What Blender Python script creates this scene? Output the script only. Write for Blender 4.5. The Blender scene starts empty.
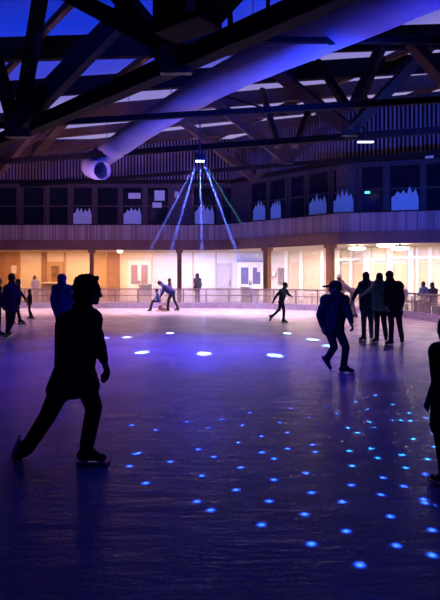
import bpy, bmesh, math, random
from mathutils import Vector as V, Matrix
random.seed(7)
SC = bpy.context.scene
COL = SC.collection
F, HZ, EYE = 565.0, 275.0, 1.68          # focal length in pixels, horizon row, eye height

# ------------------------------------------------------------------ measuring
def P(px, py, D):                          # photo direction at distance D -> place in the hall
    return V(((px-220)/F*D, D, EYE-(py-HZ)/F*D))
def G(px, py):                             # point of the ice
    return P(px, py, EYE*F/(py-HZ))
RA, RB = .02, .13                          # roof slope
def roof_z(x, y): return 9.3 + RA*x + RB*(33.5-y)
def R(px, py):                             # point of the roof plane
    h, dx = HZ-py, px-220
    Y = (9.3-EYE+RB*33.5)/(h/F+RB-RA*dx/F)
    return P(px, py, Y)
def C(px, py, H=5.3):                      # point of the truss bottom-chord level
    return P(px, py, H*F/(HZ-py))

# ------------------------------------------------------------------ materials
MATS = {}
def mat(name, col, rough=.7, metal=0., var=.0, scale=6., bump=0., stretch=None, emit=None, est=0., spec=None):
    if name in MATS: return MATS[name]
    m = bpy.data.materials.new(name); m.use_nodes = True
    n = m.node_tree.nodes; l = m.node_tree.links
    b = n['Principled BSDF']
    b.inputs['Base Color'].default_value = (*col, 1)
    b.inputs['Roughness'].default_value = rough
    b.inputs['Metallic'].default_value = metal
    if spec is not None: b.inputs['Specular IOR Level'].default_value = spec
    tc = n.new('ShaderNodeTexCoord'); mp = n.new('ShaderNodeMapping')
    if stretch: mp.inputs['Scale'].default_value = stretch
    l.new(tc.outputs['Object'], mp.inputs['Vector'])
    nz = n.new('ShaderNodeTexNoise'); nz.inputs['Scale'].default_value = scale; nz.inputs['Detail'].default_value = 4
    l.new(mp.outputs['Vector'], nz.inputs['Vector'])
    if var:
        r = n.new('ShaderNodeValToRGB')
        r.color_ramp.elements[0].position = .3; r.color_ramp.elements[1].position = .7
        r.color_ramp.elements[0].color = (*[c*(1-var) for c in col], 1)
        r.color_ramp.elements[1].color = (*[min(1, c*(1+var)) for c in col], 1)
        l.new(nz.outputs['Fac'], r.inputs['Fac']); l.new(r.outputs['Color'], b.inputs['Base Color'])
    if bump:
        bp = n.new('ShaderNodeBump'); bp.inputs['Strength'].default_value = bump
        l.new(nz.outputs['Fac'], bp.inputs['Height']); l.new(bp.outputs['Normal'], b.inputs['Normal'])
    if emit:
        b.inputs['Emission Color'].default_value = (*emit, 1); b.inputs['Emission Strength'].default_value = est
    MATS[name] = m
    return m

def slat_mat(name, c1, c2, freq, rough=.8):
    """vertical boards: colour bands along the wall with a per-board tone"""
    m = bpy.data.materials.new(name); m.use_nodes = True
    n = m.node_tree.nodes; l = m.node_tree.links; b = n['Principled BSDF']; b.inputs['Roughness'].default_value = rough
    uv = n.new('ShaderNodeUVMap'); sp = n.new('ShaderNodeSeparateXYZ'); l.new(uv.outputs['UV'], sp.inputs[0])
    mu = n.new('ShaderNodeMath'); mu.operation = 'MULTIPLY'; mu.inputs[1].default_value = freq; l.new(sp.outputs['X'], mu.inputs[0])
    fl = n.new('ShaderNodeMath'); fl.operation = 'FLOOR'; l.new(mu.outputs[0], fl.inputs[0])
    wn = n.new('ShaderNodeTexWhiteNoise'); wn.noise_dimensions = '1D'; l.new(fl.outputs[0], wn.inputs['W'])
    mx = n.new('ShaderNodeMix'); mx.data_type = 'RGBA'
    mx.inputs['A'].default_value = (*c1, 1); mx.inputs['B'].default_value = (*c2, 1)
    l.new(wn.outputs['Value'], mx.inputs['Factor'])
    l.new(mx.outputs['Result'], b.inputs['Base Color'])
    MATS[name] = m
    return m

def ice_mat():
    m = bpy.data.materials.new('ice'); m.use_nodes = True
    n = m.node_tree.nodes; l = m.node_tree.links; b = n['Principled BSDF']
    tc = n.new('ShaderNodeTexCoord')
    def noise(scale, stretch, rot, detail=3, rough=.55):
        mp = n.new('ShaderNodeMapping'); mp.inputs['Scale'].default_value = stretch; mp.inputs['Rotation'].default_value = (0, 0, rot)
        l.new(tc.outputs['Object'], mp.inputs['Vector'])
        t = n.new('ShaderNodeTexNoise'); t.inputs['Scale'].default_value = scale
        t.inputs['Detail'].default_value = detail; t.inputs['Roughness'].default_value = rough
        l.new(mp.outputs['Vector'], t.inputs['Vector']); return t
    big = noise(1.1, (1, 1, 1), .3, 5)
    sc1 = noise(2.6, (.5, 2.2, 1), .55, 6, .62)
    sc2 = noise(3.4, (.5, 2.4, 1), -.4, 6, .62)
    fine = noise(34, (1, 1, 1), 0, 3)
    # base tone: scraped white snow over clearer ice
    r = n.new('ShaderNodeValToRGB'); r.color_ramp.elements[0].position = .35; r.color_ramp.elements[1].position = .7
    r.color_ramp.elements[0].color = (.42, .45, .52, 1); r.color_ramp.elements[1].color = (.62, .65, .72, 1)
    l.new(big.outputs['Fac'], r.inputs['Fac'])
    # skate scratches: thin pale curved lines (distorted waves thresholded)
    vo = n.new('ShaderNodeTexVoronoi'); vo.feature = 'DISTANCE_TO_EDGE'; vo.inputs['Scale'].default_value = .55
    mp = n.new('ShaderNodeMapping'); mp.inputs['Scale'].default_value = (.6, 1.7, 1); mp.inputs['Rotation'].default_value = (0, 0, .5)
    l.new(tc.outputs['Object'], mp.inputs['Vector']); l.new(mp.outputs['Vector'], vo.inputs['Vector'])
    th = n.new('ShaderNodeMath'); th.operation = 'LESS_THAN'; th.inputs[1].default_value = .012
    l.new(vo.outputs['Distance'], th.inputs[0])
    mx = n.new('ShaderNodeMix'); mx.data_type = 'RGBA'
    mul = n.new('ShaderNodeMath'); mul.operation = 'MULTIPLY'; mul.inputs[1].default_value = .35
    l.new(th.outputs[0], mul.inputs[0]); l.new(mul.outputs[0], mx.inputs['Factor'])
    l.new(r.outputs['Color'], mx.inputs['A']); mx.inputs['B'].default_value = (.85, .85, .92, 1)
    l.new(mx.outputs['Result'], b.inputs['Base Color'])
    rr = n.new('ShaderNodeMapRange'); rr.inputs['From Min'].default_value = .3; rr.inputs['From Max'].default_value = .7
    rr.inputs['To Min'].default_value = .11; rr.inputs['To Max'].default_value = .27
    l.new(sc1.outputs['Fac'], rr.inputs['Value']); l.new(rr.outputs['Result'], b.inputs['Roughness'])
    add = n.new('ShaderNodeMath'); add.operation = 'ADD'
    a2 = n.new('ShaderNodeMath'); a2.operation = 'ADD'
    l.new(sc1.outputs['Fac'], add.inputs[0]); l.new(sc2.outputs['Fac'], add.inputs[1])
    f3 = n.new('ShaderNodeMath'); f3.operation = 'MULTIPLY'; f3.inputs[1].default_value = .3; l.new(fine.outputs['Fac'], f3.inputs[0])
    l.new(add.outputs[0], a2.inputs[0]); l.new(f3.outputs[0], a2.inputs[1])
    bp = n.new('ShaderNodeBump'); bp.inputs['Strength'].default_value = .34; bp.inputs['Distance'].default_value = .04
    l.new(a2.outputs[0], bp.inputs['Height']); l.new(bp.outputs['Normal'], b.inputs['Normal'])
    b.inputs['IOR'].default_value = 1.31
    MATS['ice'] = m
    return m

def pane_mat(name, tint, clear, body, rough=.1, gloss=.08):
    m = bpy.data.materials.new(name); m.use_nodes = True
    n = m.node_tree.nodes; l = m.node_tree.links
    for x in list(n): n.remove(x)
    out = n.new('ShaderNodeOutputMaterial')
    tr = n.new('ShaderNodeBsdfTransparent'); tr.inputs[0].default_value = (*tint, 1)
    df = n.new('ShaderNodeBsdfDiffuse'); df.inputs[0].default_value = (*body, 1)
    tl = n.new('ShaderNodeBsdfTranslucent'); tl.inputs[0].default_value = (*body, 1)
    gl = n.new('ShaderNodeBsdfGlossy'); gl.inputs['Roughness'].default_value = rough
    m0 = n.new('ShaderNodeMixShader'); m0.inputs[0].default_value = .5
    l.new(df.outputs[0], m0.inputs[1]); l.new(tl.outputs[0], m0.inputs[2])
    nz = n.new('ShaderNodeTexNoise'); nz.inputs['Scale'].default_value = 2.2
    mr = n.new('ShaderNodeMapRange'); mr.inputs['To Min'].default_value = max(0, 1-clear-.08); mr.inputs['To Max'].default_value = min(1, 1-clear+.08)
    l.new(nz.outputs['Fac'], mr.inputs['Value'])
    m1 = n.new('ShaderNodeMixShader'); l.new(mr.outputs['Result'], m1.inputs[0])
    l.new(tr.outputs[0], m1.inputs[1]); l.new(m0.outputs[0], m1.inputs[2])
    m2 = n.new('ShaderNodeMixShader'); m2.inputs[0].default_value = gloss
    l.new(m1.outputs[0], m2.inputs[1]); l.new(gl.outputs[0], m2.inputs[2]); l.new(m2.outputs[0], out.inputs['Surface'])
    MATS[name] = m
    return m

def haze_mat(name, col, dens):
    m = bpy.data.materials.new(name); m.use_nodes = True
    n = m.node_tree.nodes; l = m.node_tree.links
    for x in list(n): n.remove(x)
    out = n.new('ShaderNodeOutputMaterial'); vs = n.new('ShaderNodeVolumeScatter')
    vs.inputs['Color'].default_value = (*col, 1); vs.inputs['Density'].default_value = dens
    l.new(vs.outputs[0], out.inputs['Volume'])
    MATS[name] = m
    return m

# ------------------------------------------------------------------ mesh helpers
def obj(name, bm, m, parent=None, smooth=False):
    bmesh.ops.recalc_face_normals(bm, faces=bm.faces[:])
    me = bpy.data.meshes.new(name); bm.to_mesh(me); bm.free()
    if not isinstance(m, (list, tuple)): m = [m]
    for k in m: me.materials.append(k)
    o = bpy.data.objects.new(name, me); COL.objects.link(o)
    if parent:
        bpy.context.view_layer.update()
        o.parent = parent; o.matrix_parent_inverse = parent_world(parent).inverted()
    if smooth:
        for p in me.polygons: p.use_smooth = True
    return o
def parent_world(o):
    M = o.matrix_basis.copy()
    while o.parent:
        M = o.parent.matrix_basis @ o.matrix_parent_inverse @ M if False else (o.parent.matrix_basis @ o.matrix_parent_inverse @ M)
        o = o.parent
    return M
def thing(name, label, cat, loc, group=None):
    o = bpy.data.objects.new(name, None); COL.objects.link(o); o.location = loc; o.empty_display_size = .1
    o['label'] = label; o['category'] = cat
    if group: o['group'] = group
    return o
def tag(o, label, cat, group=None):
    o['label'] = label; o['category'] = cat
    if group: o['group'] = group
    return o
def struct(o): o['kind'] = 'structure'; return o
def NB(): return bmesh.new()
def box(bm, c, s, rot=None, bev=0):
    r = bmesh.ops.create_cube(bm, size=1.0); vs = r['verts']
    M = Matrix.Translation(V(c)) @ (rot.to_4x4() if rot is not None else Matrix()) @ Matrix.Diagonal((*s, 1))
    bmesh.ops.transform(bm, matrix=M, verts=vs)
    if bev:
        es = list({e for v in vs for e in v.link_edges})
        bmesh.ops.bevel(bm, geom=es, offset=bev, segments=2, affect='EDGES', profile=.6)
def frame(p0, p1, up=V((0, 0, 1))):
    d = (p1-p0).normalized()
    if abs(d.dot(up)) > .98: up = V((0, 1, 0))
    s = d.cross(up).normalized(); u = s.cross(d).normalized()
    return Matrix((d, s, u)).transposed()
def beam(bm, p0, p1, w, h, bev=.0):
    M = frame(p0, p1)
    box(bm, (p0+p1)/2, ((p1-p0).length, w, h), M, bev)
def tube(bm, pts, r, seg=10, caps=True):
    rings = []
    rr = r if isinstance(r, (list, tuple)) else [r]*len(pts)
    n = len(pts)
    for i, p in enumerate(pts):
        a = pts[max(0, i-1)]; b = pts[min(n-1, i+1)]
        M = frame(a, b)
        rings.append([bm.verts.new(p + M @ V((0, math.cos(t)*rr[i], math.sin(t)*rr[i]))) for t in [k*2*math.pi/seg for k in range(seg)]])
    for a, b in zip(rings, rings[1:]):
        for k in range(seg): bm.faces.new((a[k], a[(k+1) % seg], b[(k+1) % seg], b[k]))
    if caps: bm.faces.new(rings[0][::-1]); bm.faces.new(rings[-1])
def lathe(bm, prof, c, seg=24, M=None):
    M = M or Matrix.Identity(3); rings = []
    for r, z in prof:
        rings.append([bm.verts.new(V(c) + M @ V((math.cos(t)*max(r, 1e-4), math.sin(t)*max(r, 1e-4), z))) for t in [k*2*math.pi/seg for k in range(seg)]])
    for a, b in zip(rings, rings[1:]):
        for k in range(seg): bm.faces.new((a[k], a[(k+1) % seg], b[(k+1) % seg], b[k]))
    bm.faces.new(rings[0][::-1]); bm.faces.new(rings[-1])
def ell(bm, c, r, rot=None, sub=2):
    q = bmesh.ops.create_icosphere(bm, subdivisions=sub, radius=1)
    M = Matrix.Translation(V(c)) @ (rot.to_4x4() if rot is not None else Matrix()) @ Matrix.Diagonal((*(r if isinstance(r, (tuple, list)) else (r, r, r)), 1))
    bmesh.ops.transform(bm, matrix=M, verts=q['verts'])
ICO = None
def ico():
    global ICO
    if ICO is None:
        b = NB(); bmesh.ops.create_icosphere(b, subdivisions=2, radius=1); ICO = [v.co.copy() for v in b.verts]; b.free()
    return ICO
def cap(bm, p0, p1, r0, r1):               # tapered capsule
    vs = [bm.verts.new(V(p0)+d*r0) for d in ico()] + [bm.verts.new(V(p1)+d*r1) for d in ico()]
    r = bmesh.ops.convex_hull(bm, input=vs)
    junk = [e for e in r['geom_interior'] if isinstance(e, bmesh.types.BMVert)]
    if junk: bmesh.ops.delete(bm, geom=junk, context='VERTS')
def prism(bm, poly, ext):
    a = [bm.verts.new(p) for p in poly]; b = [bm.verts.new(V(p)+ext) for p in poly]
    bm.faces.new(a); bm.faces.new(b[::-1]); n = len(a)
    for i in range(n): bm.faces.new((a[i], b[i], b[(i+1) % n], a[(i+1) % n]))
def melt(bm, voxel, smooth=4, fac=.5):
    """fuse overlapping closed shapes into ONE continuous surface"""
    me = bpy.data.meshes.new('tmp'); bm.to_mesh(me); bm.free()
    o = bpy.data.objects.new('tmp', me); COL.objects.link(o)
    m = o.modifiers.new('r', 'REMESH'); m.mode = 'VOXEL'; m.voxel_size = voxel
    s = o.modifiers.new('s', 'SMOOTH'); s.iterations = smooth; s.factor = fac
    dg = bpy.context.evaluated_depsgraph_get(); dg.update()
    out = bpy.data.meshes.new_from_object(o.evaluated_get(dg))
    bpy.data.objects.remove(o); bpy.data.meshes.remove(me)
    for p in out.polygons: p.use_smooth = True
    return out
def mobj(name, bm, voxel, m, parent, smooth=4):
    me = melt(bm, voxel, smooth); me.name = name
    me.materials.clear()
    for k in (m if isinstance(m, (list, tuple)) else [m]): me.materials.append(k)
    o = bpy.data.objects.new(name, me); COL.objects.link(o)
    if parent:
        o.parent = parent; o.matrix_parent_inverse = parent_world(parent).inverted()
    return o

# ------------------------------------------------------------------ materials used
ICE = ice_mat()
CONC = mat('rubber_floor', (.25, .22, .22), .7, var=.2, scale=3)
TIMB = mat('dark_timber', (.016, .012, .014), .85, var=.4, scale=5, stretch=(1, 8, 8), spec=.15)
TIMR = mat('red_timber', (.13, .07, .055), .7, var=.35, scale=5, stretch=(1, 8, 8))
STEEL = mat('dark_steel', (.03, .03, .04), .55, var=.2)
FASC = slat_mat('fascia_boards', (.16, .11, .13), (.36, .28, .30), 15.0)
CLAD = slat_mat('cladding_boards', (.24, .17, .20), (.40, .30, .34), 5.5)
BEAM = mat('balcony_beam_paint', (.16, .08, .07), .7, var=.2)
UPW = mat('upper_wall_paint', (.09, .06, .07), .7, var=.3)
CREAM = mat('cream_paint', (.72, .64, .54), .8, var=.06, scale=2)
LAV = mat('white_paint', (.68, .65, .70), .75, var=.05, scale=2)
WOODP = slat_mat('orange_boards', (.46, .24, .12), (.56, .31, .17), 5.0)
TAN = mat('tan_panel', (.45, .30, .2), .7, var=.12, scale=3)
BROWN = mat('brown_panel', (.28, .15, .1), .7, var=.15, scale=3)
WHITE = mat('white_frame', (.8, .78, .76), .5, var=.03)
DGLASS = mat('dark_glass', (.10, .09, .13), .12, var=.2)
UGLASS = mat('upper_glass', (.012, .014, .025), .12, var=.2)
COLT = mat('column_timber', (.24, .10, .06), .6, var=.25, scale=6, stretch=(8, 8, 1))
PAPER = mat('paper', (.8, .78, .74), .8, var=.04)
SOFF = mat('soffit', (.7, .62, .55), .8, var=.05)
BLK = mat('black_metal', (.015, .015, .02), .45, var=.2)
DUCTM = mat('duct_fabric', (.62, .62, .70), .6, var=.06, scale=1.5, bump=.15)
RAIL = mat('rail_metal', (.22, .18, .22), .45, .2, var=.1)
KICK = mat('kick_board', (.42, .40, .60), .5, var=.2)
PANE = pane_mat('barrier_glass', (.97, .95, 1), .78, (.92, .88, .98), .15, .08)
SKYP = pane_mat('roof_glazing', (.9, .9, .95), .90, (.5, .5, .6), .3, .03)
LAMPW = mat('lamp_glow', (.9, .85, .8), .5, emit=(1, .86, .7), est=3.0)

# ------------------------------------------------------------------ camera
cd = bpy.data.cameras.new('camera'); cam = bpy.data.objects.new('camera', cd); COL.objects.link(cam)
cam.location = (0, 0, EYE); cam.rotation_euler = (math.pi/2, 0, 0)
cd.sensor_fit = 'AUTO'; cd.sensor_width = 36; cd.lens = F/600*36; cd.shift_y = -25/600
cd.clip_end = 300
SC.camera = cam
SC.view_settings.view_transform = 'Standard'; SC.view_settings.look = 'None'
SC.view_settings.gamma = 1; SC.view_settings.use_curve_mapping = False; SC.view_settings.exposure = 0
SC.cycles.use_denoising = True
SC.cycles.max_bounces = 6; SC.cycles.transparent_max_bounces = 12; SC.cycles.volume_bounces = 0
SC.cycles.sample_clamp_indirect = 3; SC.cycles.caustics_reflective = False; SC.cycles.caustics_refractive = False

# ------------------------------------------------------------------ sky: dusk, lavender low, blue above, dark overhead
w = bpy.data.worlds.new('dusk'); SC.world = w; w.use_nodes = True
n = w.node_tree.nodes; l = w.node_tree.links; bg = n['Background']
tc = n.new('ShaderNodeTexCoord'); sp = n.new('ShaderNodeSeparateXYZ'); l.new(tc.outputs['Generated'], sp.inputs[0])
cr = n.new('ShaderNodeValToRGB'); e = cr.color_ramp.elements
e[0].position = 0; e[0].color = (.02, .015, .04, 1)
e[1].position = .2; e[1].color = (.40, .33, .62, 1)
for p_, c_ in ((.29, (.28, .24, .62, 1)), (.33, (.05, .06, .62, 1)), (.40, (.006, .035, .70, 1)), (.45, (.003, .015, .4, 1)), (.52, (.001, .003, .05, 1)), (1, (.001, .002, .03, 1))):
    q = cr.color_ramp.elements.new(p_); q.color = c_
mx_ = n.new('ShaderNodeMath'); mx_.operation = 'MULTIPLY_ADD'; mx_.inputs[1].default_value = -.17; l.new(sp.outputs['X'], mx_.inputs[0]); l.new(sp.outputs['Z'], mx_.inputs[2])
sb_ = n.new('ShaderNodeMath'); sb_.operation = 'SUBTRACT'; sb_.inputs[1].default_value = .035; l.new(mx_.outputs[0], sb_.inputs[0]); l.new(sb_.outputs[0], cr.inputs['Fac']); l.new(cr.outputs['Color'], bg.inputs['Color']); bg.inputs['Strength'].default_value = 1.12

# ------------------------------------------------------------------ plan lines
def arc(cx, cy, r, a0, a1, k): return [V((cx+r*math.cos(math.radians(a0+(a1-a0)*i/k)), cy+r*math.sin(math.radians(a0+(a1-a0)*i/k)), 0)) for i in range(k+1)]
RINK = [V((-22, 28.6, 0)), V((-12, 28.6, 0)), V((-6, 28.6, 0))] + arc(-1, 20, 8.6, 90, 0, 20) + [V((7.6, 12, 0)), V((7.6, 4, 0)), V((7.6, -6, 0))]
FRONT = [V((-26, 32, 0)), V((0, 31.9, 0)), V((5.5, 25.9, 0)), V((17, 22.5, 0))]      # balcony edge
WIN = [V((-26, 33.6, 0)), V((.7, 33.5, 0)), V((6.2, 27.4, 0)), V((17.5, 24.1, 0))]   # upper wall, set back behind the balcony
BACK = [V((-26, 36, 0)), V((2.85, 35.9, 0)), V((8.0, 29.6, 0)), V((18, 26.6, 0))]     # ground-floor wall
def hit(line, px):                        # where a photo column meets a plan line
    t = (px-220)/F
    for a, b in zip(line, line[1:]):
        # a + s(b-a), X = t*Y
        den = (b.x-a.x) - t*(b.y-a.y)
        if abs(den) < 1e-9: continue
        s = (t*a.y-a.x)/den
        if -1e-6 <= s <= 1+1e-6:
            q = a+(b-a)*s; d = (b-a).normalized(); nrm = V((d.y, -d.x, 0))
            return q, d, nrm
    return None
def zat(py, D): return EYE-(py-HZ)/F*D
def wallstrip(name, line, z0, z1, thick, m, parent=None, uvscale=1.0):
    bm = NB(); uvl = bm.loops.layers.uv.new('UVMap'); L = 0
    for a, b in zip(line, line[1:]):
        d = (b-a).normalized(); nb = V((-d.y, d.x, 0))*thick
        ln = (b-a).length
        vs = [bm.verts.new(p) for p in (a+V((0, 0, z0)), b+V((0, 0, z0)), b+V((0, 0, z1)), a+V((0, 0, z1)))]
        ws = [bm.verts.new(p) for p in (a+nb+V((0, 0, z0)), b+nb+V((0, 0, z0)), b+nb+V((0, 0, z1)), a+nb+V((0, 0, z1)))]
        for q in ((0, 1, 2, 3),):
            f = bm.faces.new([vs[i] for i in q])
            for lp, u in zip(f.loops, (L, L+ln, L+ln, L)): lp[uvl].uv = (u, 0)
            f2 = bm.faces.new([ws[i] for i in q[::-1]])
            for lp, u in zip(f2.loops, (L, L+ln, L+ln, L)): lp[uvl].uv = (u, 0)
        for i in range(4):
            f = bm.faces.new((vs[i], ws[i], ws[(i+1) % 4], vs[(i+1) % 4]))
            for lp in f.loops: lp[uvl].uv = (L, 0)
        L += ln
    return obj(name, bm, m, parent)
def facade_box(bm, line, px0, px1, py0, py1, off, thick):
    """a board on a wall line between photo columns and rows, standing off it by off"""
    a, d, nr = hit(line, px0); b, d2, _ = hit(line, px1)
    D = (a.y+b.y)/2; z0, z1 = zat(py1, D), zat(py0, D)
    z0 = max(z0, 0.0)
    d = (b-a).normalized(); nr = V((d.y, -d.x, 0))
    M = Matrix((d, nr, V((0, 0, 1)))).transposed()
    box(bm, (a+b)/2+nr*(off+thick/2)+V((0, 0, (z0+z1)/2)), ((b-a).length, thick, z1-z0), M)
    return (a+b)/2+nr*off, M, (b-a).length, z0, z1

# ------------------------------------------------------------------ floor
bm = NB()
ring = [p.copy() for p in RINK] + [V((-22, -6, 0))]
top = [bm.verts.new(p) for p in ring]; f = bm.faces.new(top); f.material_index = 0
outer = [V((-26, 38, 0)), V((20, 38, 0)), V((20, -14, 0)), V((-26, -14, 0))]
vo_ = [bm.verts.new(p) for p in outer]
n_ = len(top)
# walkway: fan from the ring to the outer rectangle
iR = max(range(n_), key=lambda i: ring[i].x+ring[i].y*.9)
mid = next(i for i, p in enumerate(ring) if p.x > 5)
for fs in ([vo_[0]] + [vo_[1]] + top[:mid+1][::-1], [vo_[1], vo_[2]] + top[mid:n_-1][::-1], [vo_[2], vo_[3], top[n_-1], top[n_-2]], [vo_[3], vo_[0], top[0], top[n_-1]]):
    g = bm.faces.new(fs); g.material_index = 1
bmesh.ops.triangulate(bm, faces=bm.faces[:])
fl = obj('floor', bm, [ICE, CONC]); struct(fl)

# ------------------------------------------------------------------ shell
struct(wallstrip('wall_back', [V((20, -13.9, 0)), V((-26, -13.9, 0))], 0, 15.4, .2, TIMB))
struct(wallstrip('wall_left', [V((-25.9, -14, 0)), V((-25.9, 38, 0))], 0, 15, .2, TIMB))
struct(wallstrip('wall_right', [V((17.4, 38, 0)), V((17.4, -14, 0))], 0, 15.5, .2, TIMB))
# roof glazing
bm = NB()
vs = [bm.verts.new(V((x, y, roof_z(x, y)))) for x, y in ((-26, -14), (20, -14), (20, 38), (-26, 38))]
bm.faces.new(vs); struct(obj('ceiling', bm, SKYP))
# deep purlins across the hall
pur = []
def purlin(pa, pb, depth, w, m):
    bm = NB(); up = V((0, 0, depth/2))
    d = pb-pa; a = pa-d*.0; b = pb
    beam(bm, a-up, b-up, w, depth)
    o = obj('trim_%d' % (len(pur)+1), bm, m); struct(o); pur.append(o)
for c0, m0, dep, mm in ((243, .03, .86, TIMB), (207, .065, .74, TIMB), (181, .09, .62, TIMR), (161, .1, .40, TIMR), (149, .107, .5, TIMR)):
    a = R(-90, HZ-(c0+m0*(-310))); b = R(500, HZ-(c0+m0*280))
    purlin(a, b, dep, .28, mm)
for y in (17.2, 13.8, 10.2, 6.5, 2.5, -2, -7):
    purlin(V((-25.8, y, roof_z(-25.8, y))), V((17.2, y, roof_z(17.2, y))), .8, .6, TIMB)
# rafters lying on the glazing, all in one direction
ra, rb = R(70, 0), R(42, 30); rd = (rb-ra).normalized()
for k in range(-6, 6):
    a = ra+V((k*5.2, 0, RA*k*5.2)) - rd*9; b = a+rd*26
    a.z = roof_z(a.x, a.y); b.z = roof_z(b.x, b.y)
    t0, t1 = 0., 1.
    for lim, sgn in ((-25.7, 1), (17.2, -1)):
        da, db = (a.x-lim)*sgn, (b.x-lim)*sgn
        if da < 0 and db < 0: t0 = 2
        elif da < 0: t0 = max(t0, -da/(db-da))
        elif db < 0: t1 = min(t1, da/(da-db))
    da, db = 33.2-a.y, 33.2-b.y
    if db < 0 < da: t1 = min(t1, da/(da-db))
    if t1 > t0:
        purlin(a+(b-a)*t0, a+(b-a)*t1, .26, .2, TIMR)

# upper wall, cladding, balcony
struct(wallstrip('wall_upper', WIN, 3.66, 7.25, .25, UPW))
def corrugated(name, line, z0, z1, m):
    bm = NB(); uvl = bm.loops.layers.uv.new('UVMap'); L = 0
    for a, b in zip(line, line[1:]):
        ln = (b-a).length; d = (b-a)/ln; nr = V((d.y, -d.x, 0)); k = int(ln/.19)
        prev = None
        for i in range(k):
            s0 = a+d*(ln*i/k); 
            box(bm, s0+d*.05+nr*.04+V((0, 0, (z0+z1)/2)), (.085, .08, z1-z0), Matrix((d, nr, V((0, 0, 1)))).transposed())
        box(bm, (a+b)/2-nr*.1+V((0, 0, (z0+z1)/2)), (ln, .1, z1-z0), Matrix((d, nr, V((0, 0, 1)))).transposed())
        L += ln
    for f in bm.faces:
        f.material_index = 1 if (f.verts[0].co-f.verts[2].co).length > 1 and max((v.co.xy-w_.co.xy).length for v in f.verts for w_ in f.verts) > 1 else 0
        for lp in f.loops: lp[uvl].uv = (lp.vert.co.x+lp.vert.co.y, 0)
    return obj(name, bm, [m, mat('shaded_backing', (.02, .015, .02), .9, var=.2, spec=.1)])  # backing darkened to paint in the shade between the slats
def cl_line(): return WIN
struct(corrugated('wall_cladding', WIN, 7.25, 9.75, CLAD))
bm = NB()
for a, b in zip(WIN, WIN[1:]):
    d = (b-a).normalized(); beam(bm, a+V((0, 0, 7.2)), b+V((0, 0, 7.2)), .3, .22)
struct(obj('trim_%d' % (len(pur)+1), bm, TIMB)); pur.append(1)
struct(wallstrip('wall_balcony', FRONT, 3.66, 4.5, .08, FASC))
bm = NB()
for a, b in zip(FRONT, FRONT[1:]):
    d = (b-a).normalized(); nr = V((d.y, -d.x, 0))
    box(bm, (a+b)/2-nr*.12+V((0, 0, 3.38)), ((b-a).length+.1, .34, .56), Matrix((d, nr, V((0, 0, 1)))).transposed())
struct(obj('trim_%d' % (len(pur)+1), bm, BEAM)); pur.append(1)
bm = NB()
for a, b in zip(FRONT, FRONT[1:]):
    d = (b-a).normalized(); nr = V((d.y, -d.x, 0))
    box(bm, (a+b)/2-nr*.04+V((0, 0, 4.53)), ((b-a).length+.05, .16, .06), Matrix((d, nr, V((0, 0, 1)))).transposed())
struct(obj('trim_%d' % (len(pur)+1), bm, TIMB)); pur.append(1)
bm = NB()
for (a, b), (c, d) in zip(zip(FRONT, FRONT[1:]), zip(BACK, BACK[1:])):
    for z in (3.12, 3.6):
        bm.faces.new([bm.verts.new(p+V((0, 0, z))) for p in (a, b, d, c)])
struct(obj('ceiling_walkway', bm, SOFF))
struct(wallstrip('wall_cafe', BACK, 0, 3.6, .2, CREAM))

# ------------------------------------------------------------------ upper windows
UPX = [(-2, 18), (23, 45), (49, 69), (73, 93), (97, 119), (122, 143), (147, 169), (193, 217), (222, 232), (252, 268.5), (270, 287), (291, 306), (309, 330), (333, 357), (361, 384), (389, 421), (425, 445)]
POSTW = mat('window_post', (.085, .05, .045), .7, var=.2)
for i, (a, b) in enumerate(UPX):
    py0, py1 = (188, 223) if b < 225 else (186-(b-225)*.07, 222-(b-225)*.05)
    bm = NB(); q, M, wd, z0, z1 = facade_box(bm, WIN, a, b, py0, py1, .0, .03); bm.free()
    z0, z1 = 3.9, 6.9
    t = bpy.data.objects.new('window_%d' % (i+1), None); COL.objects.link(t); t.location = q+V((0, 0, z0)); struct(t)
    bm = NB(); box(bm, q+M @ V((0, .02, 0))+V((0, 0, (z0+z1)/2)), (wd, .03, z1-z0), M); obj('pane', bm, UGLASS, t)
    bm = NB()
    for s in (-1, 1):
        box(bm, q+M @ V((s*wd/2, .05, 0))+V((0, 0, (z0+z1)/2)), (.10, .12, z1-z0), M)
    for z in (z0, z1, z0+(z1-z0)*.62): box(bm, q+M @ V((0, .05, 0))+V((0, 0, z)), (wd, .09, .08), M)
    obj('frame', bm, POSTW, t)

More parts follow.
